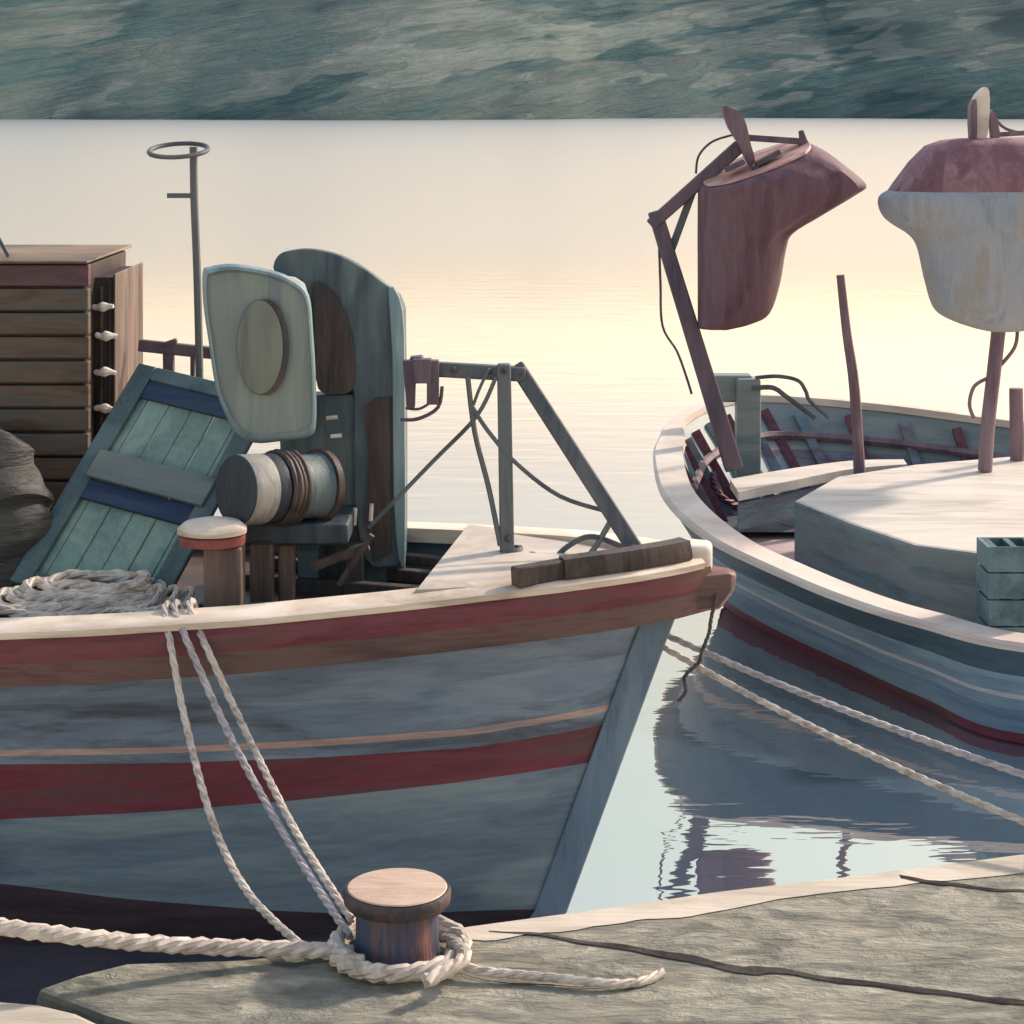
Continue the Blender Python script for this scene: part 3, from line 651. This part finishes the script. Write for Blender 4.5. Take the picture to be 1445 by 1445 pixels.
# three lines from the rail down to the quay
lines = [([P(233,862,6.98), P(240,905,6.86), P(262,1020,6.72), P(300,1160,6.45), P(350,1260,6.12), q(424,1334,.04)], 'leftmost of three thin mooring lines hanging from the left boat rail, slackest of them'),
         ([P(246,860,6.98), P(262,900,6.86), P(320,1030,6.7), P(385,1150,6.4), P(440,1240,6.1), q(494,1322,.06)], 'middle thin line of three from the left boat rail to the bollard'),
         ([P(268,858,6.98), P(292,915,6.86), P(350,1040,6.7), P(410,1160,6.35), P(455,1235,6.1), q(496,1298,.08)], 'rightmost of three thin mooring lines, from the left boat rail to behind the bollard top')]
for i, (pts, lab) in enumerate(lines):
    bm = bmesh.new(); pts = [pts[0]+Vector((-.02, .25, -.07)), pts[0]+Vector((0, .05, .012))]+pts
    strands(bm, cr(pts, 8), .0122, 3, 12, 6)
    tag(obj('mooring_line', bm, M['rope'] if i != 1 else M['rope_grey'], loc=pts[-1]), lab, 'rope', 'mooring lines from the left boat to the quay')
# two bow lines
for i, (a, m1, b, lab) in enumerate([((926,889),(1180,1005),Vector((2.30, 6.22, .75)), 'upper of the two ropes running right from the left boat bow over the water'),
                                ((926,905),(1160,1035),Vector((2.22, 6.05, .64)), 'lower of the two ropes running right from the left boat bow to the quay')]):
    bm = bmesh.new(); A_ = P(a[0]-14, a[1]-6, 7.62); mid = P(m1[0], m1[1], 6.9)
    pts = []
    for k in range(25):
        t = k/24; p = A_.lerp(b, t); p.z -= .10*4*t*(1-t)*(.5+.2*i); pts.append(p)
    strands(bm, pts, .0125, 3, 12, 6)
    tag(obj('bow_line', bm, M['rope_grey'] if i == 0 else M['rope'], loc=A_), lab, 'rope', 'bow lines of the left boat')
bm = bmesh.new(); yy = 7.42
strands(bm, cr([P(1012,838,yy), P(1004,870,yy), P(1000,895,yy), P(990,920,yy), P(986,935,yy), P(966,955,yy), P(968,975,yy), P(957,990,yy)], 5), .0075, 3, 8, 5)
tag(obj('dangling_rope', bm, M['rope_dark'], loc=P(1012,838,yy)), 'thin dark rope end dangling from the left boat bow tip', 'rope')

# ------------------------------------------------------------------ RIGHT BOAT
near = [PZ(925,650,.85), PZ(940,705,.80), PZ(1000,762,.72), PZ(1100,812,.62), PZ(1200,853,.55), PZ(1300,884,.5), PZ(1445,918,.46)]
near += [Vector((3.4, 9.3, .45)), Vector((4.8, 9.2, .5)), Vector((6.4, 9.9, .62))]
far = [PZ(932,625,.87), PZ(948,598,.88), PZ(1000,572,.92), PZ(1080,563,.92), PZ(1250,576,.9), PZ(1445,601,.85), Vector((4.8, 13.4, .75)), Vector((6.4, 12.9, .68)), Vector((7.4, 12.0, .68))]
rail = cr(far[::-1]+near, 7)
CEN = Vector((3.6, 11.6, 0))
wlp = [PZ(1020,856,0), PZ(1040,872,0), PZ(1100,905,0), PZ(1200,952,0), PZ(1300,998,0), PZ(1445,1052,0), Vector((3.6, 9.5, 0)), Vector((4.8, 9.6, 0)), Vector((6.2, 10.2, 0))]
wlf = [Vector((1.35, 12.7, 0)), Vector((1.5, 13.1, 0)), Vector((1.8, 13.5, 0)), Vector((2.2, 13.7, 0)), Vector((2.8, 13.7, 0)), Vector((3.6, 13.4, 0)), Vector((4.8, 13.0, 0)), Vector((6.2, 12.5, 0)), Vector((7.0, 11.8, 0))]
wl = cr(wlf[::-1]+[wlp[0]]+wlp, 7)
n_ = min(len(rail), len(wl))
rail = rail[:n_]; wl = wl[:n_]
rb = thing('fishing_boat', 'pale blue round bowed boat with pinkish cream rail and covered lamps on the right', 'boat', (3.2, 11.5, 0))
bm = bmesh.new(); fr = [1.0, .93, .72, .62, .52, .475, .36, .26, .12, .02, -.25]
mi_ = [0, 0, 1, 1, 2, 1, 3, 3, 4, 4]
rowsV = []
for f in fr:
    r = []
    for a, b in zip(rail, wl):
        g = f if f > 0 else 0
        h = g**1.25 if g > 0 else 0
        p = Vector((b.x+(a.x-b.x)*h, b.y+(a.y-b.y)*h, a.z*f if f > 0 else f))
        if f < 0: p = Vector((CEN.x+(p.x-CEN.x)*.85, CEN.y+(p.y-CEN.y)*.85, f))
        r.append(p)
    rowsV.append(r)
V = [[bm.verts.new(p) for p in r] for r in rowsV]
for j in range(len(V)-1):
    for i in range(n_):
        k = (i+1) % n_
        bm.faces.new((V[j][i], V[j][k], V[j+1][k], V[j+1][i])).material_index = mi_[j]
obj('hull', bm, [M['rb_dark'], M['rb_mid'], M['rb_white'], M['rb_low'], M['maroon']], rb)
# cap rail and inner bulwark
def inward(i, d):
    a = rail[(i-1) % n_]; b = rail[(i+1) % n_]; t = (b-a); t.z = 0; t.normalize(); nrm = Vector((-t.y, t.x, 0))
    if nrm.dot(CEN-rail[i]) < 0: nrm = -nrm
    return rail[i]+nrm*d
def wd(i): 
    return .165 if rail[i].y < 12.9 else max(.09, .165-(rail[i].y-12.9)*.09)
bm = bmesh.new(); rings = []
for i in range(n_):
    o = inward(i, -.015); c = inward(i, wd(i)); u = Vector((0, 0, 1))
    rings.append([o-u*.005, o+u*.02, o+u*.035+(c-o)*.08, c+u*.038, c-u*.01])
rings.append(rings[0]); loft(bm, rings, cap=False); bmesh.ops.remove_doubles(bm, verts=bm.verts, dist=1e-5)
obj('cap_rail', bm, M['rail_pink'], rb)
DK = .34
def hullin(i, z, d):
    a, b = rail[i], wl[i]; g = (z/a.z)**1.25; p = Vector((b.x+(a.x-b.x)*g, b.y+(a.y-b.y)*g, z))
    q_ = inward(i, d)-a; return p+Vector((q_.x, q_.y, 0))
bm = bmesh.new(); A_ = []; B_ = []; Cc = []
for i in range(n_):
    a = inward(i, wd(i)-.02); A_.append(bm.verts.new(a+Vector((0, 0, 0)))); b = hullin(i, (a.z+DK)/2, .07); Cc.append(bm.verts.new(b)); c = hullin(i, DK, .07); B_.append(bm.verts.new(c))
for i in range(n_):
    k = (i+1) % n_; bm.faces.new((A_[i], A_[k], Cc[k], Cc[i])).material_index = 1; bm.faces.new((Cc[i], Cc[k], B_[k], B_[i]))
obj('inner_planking', bm, [M['rb_inner'], M['rb_far']], rb)
bm = bmesh.new(); D_ = []
for i in range(n_):
    c = hullin(i, DK+.01, .062); D_.append(bm.verts.new(c))
D_co = [v.co.copy() for v in D_]; bm.faces.new(D_); bmesh.ops.triangulate(bm, faces=bm.faces); obj('deck', bm, M['rb_deck'], rb, smooth=False)
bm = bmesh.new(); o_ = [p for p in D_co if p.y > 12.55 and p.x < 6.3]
a = [bm.verts.new((p.x, p.y, DK+.05)) for p in o_]; f = bm.faces.new(a); bmesh.ops.triangulate(bm, faces=[f]); obj('fore_shade', bm, M['rb_shade'], rb, smooth=False)  # dark sheet laid over the fore deck, painting the shade inside the bow
# inner ribs
for i in range(0, n_, 3):
    p = hullin(i, rail[i].z-.06, .10); p2 = hullin(i, DK, .10); 
    if p.x > 5: continue
    if p.y < 11.2: continue
    bm = bmesh.new(); beam(bm, Vector((p2.x, p2.y, DK)), p, .06, .04); obj('rib', bm, M['rb_inner'] if i % 2 else M['rope_maroon'], rb)
# stringer along far side
bm = bmesh.new(); pts = [hullin(i, rail[i].z-.2, .11) for i in range(n_) if rail[i].y > 12.6 and rail[i].x < 6]
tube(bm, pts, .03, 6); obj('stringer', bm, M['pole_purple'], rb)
# curved bench
bm = bmesh.new(); up = cr([PZ(1030,676,.70), PZ(1110,662,.70), PZ(1200,650,.70), PZ(1275,648,.70)], 6); lo = cr([PZ(1042,694,.70), PZ(1110,680,.70), PZ(1200,662,.70), PZ(1280,655,.70)], 6)
loft(bm, [[a, b, b-Vector((0, 0, .055)), a-Vector((0, 0, .055))] for a, b in zip(up, lo)]); obj('bench', bm, M['hatch_top'], rb)
bm = bmesh.new(); pts=[(a-Vector((0,-.02,.075))) for a in lo]; loft(bm, [[p, p+Vector((0,.03,0)), p+Vector((0,.03,-.16)), p+Vector((0,0,-.16))] for p in pts]); obj('bench_riser', bm, M['rb_inner'], rb)
# raised hatch
HT = .76
top = [PZ(1120,706,HT), PZ(1180,672,HT), PZ(1290,655,HT), PZ(1445,642,HT), Vector((5.2, 12.6, HT)), Vector((5.2, 10.0, HT)), PZ(1445,788,HT), PZ(1290,768,HT), PZ(1200,738,HT)]
def hatch(bm, pts, z0, z1, mt, ms):
    a = [bm.verts.new((p.x, p.y, z1)) for p in pts]; b = [bm.verts.new((p.x, p.y, z0)) for p in pts]; n = len(pts)
    bm.faces.new(a).material_index = mt; bm.faces.new(b[::-1]).material_index = ms
    for i in range(n): bm.faces.new((a[i], a[(i+1) % n], b[(i+1) % n], b[i])).material_index = ms
bm = bmesh.new(); hatch(bm, top, DK, HT, 0, 1); hat = obj('hatch', bm, [M['hatch_top'], M['hatch_side']], rb, smooth=False, bevel=.02, label='raised grey sided hatch with cream top')
# samson post at the bow
bm = bmesh.new(); box(bm, (P(1000,0,13.35).x, 13.35, P(0,568,13.35).z), (P(1062,0,13.35).x, 13.5, P(0,530,13.35).z)); box(bm, (P(1040,0,13.3).x, 13.3, DK), (P(1074,0,13.3).x, 13.45, P(0,535,13.3).z))
obj('samson_post', bm, M['rb_far'], rb, smooth=False, bevel=.015)
bm = bmesh.new(); yy = 13.3
tube(bm, cr([P(1066,533,yy), P(1098,531,yy), P(1126,537,yy), P(1137,552,yy), P(1143,566,yy), P(1170,590,yy)], 5), .014, 6)
tube(bm, cr([P(1062,548,yy), P(1090,547,yy), P(1110,560,yy), P(1150,590,yy)], 5), .018, 6); obj('handrail', bm, M['iron'], rb)
# davit
yd = 12.8; bm = bmesh.new()
beam(bm, P(1036, 662, yd), P(924, 298, yd), .115, .08, .09); beam(bm, P(918, 318, yd-.02), P(1045, 205, yd), .075, .07, .085)
bm2 = bmesh.new(); beam(bm2, P(944, 362, yd-.005), P(982, 258, yd-.005), .045, .04); 
dav = obj('davit', bm, M['iron_purple'], rb, bevel=.01)
obj('brace', bm2, M['iron'], dav, bevel=.006)
bm = bmesh.new(); beam(bm, P(1050, 194, yd-.02), P(1138, 200, yd-.02), .04, .04); beam(bm, P(1130, 184, yd-.02), P(1136, 208, yd-.02), .03, .03, .06); obj('crossbar', bm, M['iron_purple'], dav, bevel=.005)
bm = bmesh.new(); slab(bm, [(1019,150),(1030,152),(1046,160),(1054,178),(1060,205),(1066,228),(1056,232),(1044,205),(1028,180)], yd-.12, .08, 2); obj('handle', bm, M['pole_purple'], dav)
bm = bmesh.new(); tube(bm, cr([P(1035,190,yd), P(1005,200,yd), P(986,220,yd), P(982,245,yd)], 5), .008, 6); tube(bm, cr([P(930,345,yd), P(932,400,yd), P(935,460,yd), P(955,495,yd), P(968,530,yd), P(976,556,yd)], 5), .008, 6); obj('cord', bm, M['rope_dark'], dav)
# slim pole
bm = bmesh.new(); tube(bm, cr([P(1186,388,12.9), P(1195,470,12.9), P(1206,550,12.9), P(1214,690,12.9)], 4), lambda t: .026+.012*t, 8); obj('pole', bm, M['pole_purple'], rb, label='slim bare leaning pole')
# lamp pole on the hatch
yp = 12.6; bm = bmesh.new(); tube(bm, cr([P(1412,440,yp), P(1402,530,yp), P(1394,600,yp), P(1390,664,yp)], 4), .045, 10)
tube(bm, cr([P(1436,460,yp), P(1432,490,yp), P(1408,520,yp)], 5), .012, 6); tube(bm, cr([P(1395,533,yp), P(1375,545,yp), P(1368,570,yp), P(1374,590,yp)], 5), .012, 6)
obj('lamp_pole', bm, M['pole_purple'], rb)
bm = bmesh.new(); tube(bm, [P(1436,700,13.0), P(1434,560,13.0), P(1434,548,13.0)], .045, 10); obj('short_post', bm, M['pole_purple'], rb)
# deck rope
bm = bmesh.new(); strands(bm, cr([PZ(1006,668,.62), PZ(1016,700,.52), PZ(1050,718,.42), PZ(1062,722,.40), PZ(1080,738,.37), PZ(1118,748,.37)], 6), .026, 3, 7, 6)
tag(obj('deck_rope', bm, M['rope_maroon'], loc=PZ(1050,720,.4)), 'dark maroon rope snaking over the foredeck of the right boat', 'rope')
# teal crate
M['crate'] = paint('crate', [(64,90,100),(92,118,124),(112,138,140)], scale=(3, 3, 3))
p = PZ(1385, 850, .60); yc = 10.01; x0 = P(1385,0,yc).x; x1 = P(1460,0,yc).x; zt = P(0,762,yc).z; zb = DK+.03
crt = thing('fish_crate', 'small teal slatted crate beside the hatch at the right edge', 'crate', (x0, yc, zb))
for k in range(4):
    bm = bmesh.new(); za = zb+(zt-zb)*k/4; box(bm, (x0, yc-.14, za+.003), (x1, yc-.13, za+(zt-zb)/4-.003)); box(bm, (x0, yc+.09, za+.006), (x1, yc+.11, za+(zt-zb)/4-.008)); box(bm, (x0, yc-.13, za+.006), (x0+.02, yc+.09, za+(zt-zb)/4-.008)); obj('slat', bm, M['crate'], crt, smooth=False, bevel=.004)
bm = bmesh.new()
for xx in (x0+.022, x0+.12, x1-.04): box(bm, (xx, yc-.129, zb), (xx+.03, yc+.089, zt-.01))
obj('frame', bm, M['teal_dark'], crt, smooth=False)

# ---- the two covered lamps
def oring(l, r, Y, dep, n=36, sq=.8, tiltv=0):
    """a level ring through the left and right outline points, dep = half depth"""
    L_, R_ = P(l[0], l[1], Y), P(r[0], r[1], Y); c = (L_+R_)/2; h = (R_-L_)/2; out_ = []
    for k in range(n):
        a = 2*math.pi*k/n; ca, sa = math.cos(a), math.sin(a)
        ca = math.copysign(abs(ca)**sq, ca); sa = math.copysign(abs(sa)**sq, sa)
        
        fo = 1+.03*math.sin(a*9+c.z*3)+.05*NZ.noise(Vector((ca*3, sa*3, c.z*2.2)))
        out_.append(c+h*ca*(1+(fo-1)*(1-abs(ca)**3))+Vector((0, dep*sa*fo, tiltv*sa)))
    return out_
def smooth_rings(rg, m=4):
    n = len(rg[0]); cols = [cr([r_[k] for r_ in rg], m) for k in range(n)]
    return [[cols[k][i] for k in range(n)] for i in range(len(cols[0]))]
yh = 12.75
h1 = thing('lamp_hood', 'maroon cloth cover shaped like a boot hanging from the bent davit', 'lamp cover', P(1050, 460, yh), 'covered lamps over the right boat')
bm = bmesh.new(); rg = [oring((986,463),(1030,464),yh,.10), oring((985,458),(1062,455),yh,.17), oring((985,440),(1086,440),yh,.22), oring((985,400),(1100,398),yh,.26), oring((985,360),(1108,352),yh,.28),
      oring((985,340),(1118,328),yh,.30), oring((985,318),(1160,302),yh,.32), oring((985,292),(1205,275),yh,.34), oring((985,275),(1221,261),yh,.34), oring((986,268),(1200,240),yh,.34), oring((988,263),(1168,215),yh,.30,tiltv=.03), oring((990,260),(1146,205),yh,.27,tiltv=.05)]
loft(bm, smooth_rings(rg)); h1b = obj('cover', bm, M['hood_maroon'], h1)
bm = bmesh.new(); loft(bm, [oring((992,258),(1144,204),yh,.26,tiltv=.05), [p+Vector((0, 0, .012)) for p in oring((994,258),(1142,204),yh,.255,tiltv=.05)]]); 
bm2 = bmesh.new()
for v_, l_, r_, dd in ((444,985,1084,.225),(405,985,1099,.265)):
    tube(bm2, [p+Vector((0, 0, 0)) for p in oring((l_-2,v_),(r_+2,v_),yh,dd+.004)], .007, 5, closed=True)
bm2.free()
ht = obj('top_plate', bm, M['hood_top'], h1)
bm = bmesh.new()
for (a, b) in (((1024,240),(1050,228)),((1066,232),(1100,214)),((1060,238),(1084,240))): beam(bm, P(a[0], a[1], yh-.12)+Vector((0,0,.0)), P(b[0], b[1], yh-.12), .03, .10)
obj('fitting', bm, M['iron_purple'], ht)
yh2 = 12.6
h2 = thing('lamp_hood', 'grey cloth cover with maroon upper part on the upright pole at the right edge', 'lamp cover', P(1410, 466, yh2), 'covered lamps over the right boat')
bm = bmesh.new(); rg = [oring((1395,467),(1430,467),yh2,.08), oring((1372,462),(1455,462),yh2,.18), oring((1338,450),(1486,450),yh2,.24), oring((1318,434),(1504,434),yh2,.27), oring((1306,395),(1516,395),yh2,.30), oring((1296,350),(1526,350),yh2,.33), oring((1284,332),(1540,332),yh2,.35),
      oring((1262,318),(1558,318),yh2,.38), oring((1248,306),(1572,306),yh2,.39), oring((1241,290),(1580,290),yh2,.395), oring((1243,277),(1578,277),yh2,.39), oring((1256,268),(1565,266),yh2,.37)]
loft(bm, smooth_rings(rg)); obj('cover', bm, M['hood_grey'], h2)
bm = bmesh.new(); loft(bm, [oring((1254,270),(1567,266),yh2,.372), oring((1262,258),(1552,255),yh2,.365), oring((1284,228),(1524,226),yh2,.31), oring((1306,206),(1500,204),yh2,.27), oring((1328,198),(1480,196),yh2,.22), oring((1350,195),(1460,194),yh2,.1)])
obj('top_cloth', bm, M['hood_strap'], h2)
bm = bmesh.new(); slab(bm, [(1374,142),(1386,126),(1394,124),(1397,140),(1395,180),(1390,198),(1376,198),(1372,170)], yh2-.10, .09, 2); obj('handle', bm, M['rail_pink'], h2)
bm = bmesh.new(); slab(bm, [(1370,150),(1378,140),(1379,170),(1378,198),(1371,196)], yh2-.13, .09, 2); slab(bm, [(1398,158),(1404,160),(1412,192),(1400,196)], yh2-.08, .06, 2)
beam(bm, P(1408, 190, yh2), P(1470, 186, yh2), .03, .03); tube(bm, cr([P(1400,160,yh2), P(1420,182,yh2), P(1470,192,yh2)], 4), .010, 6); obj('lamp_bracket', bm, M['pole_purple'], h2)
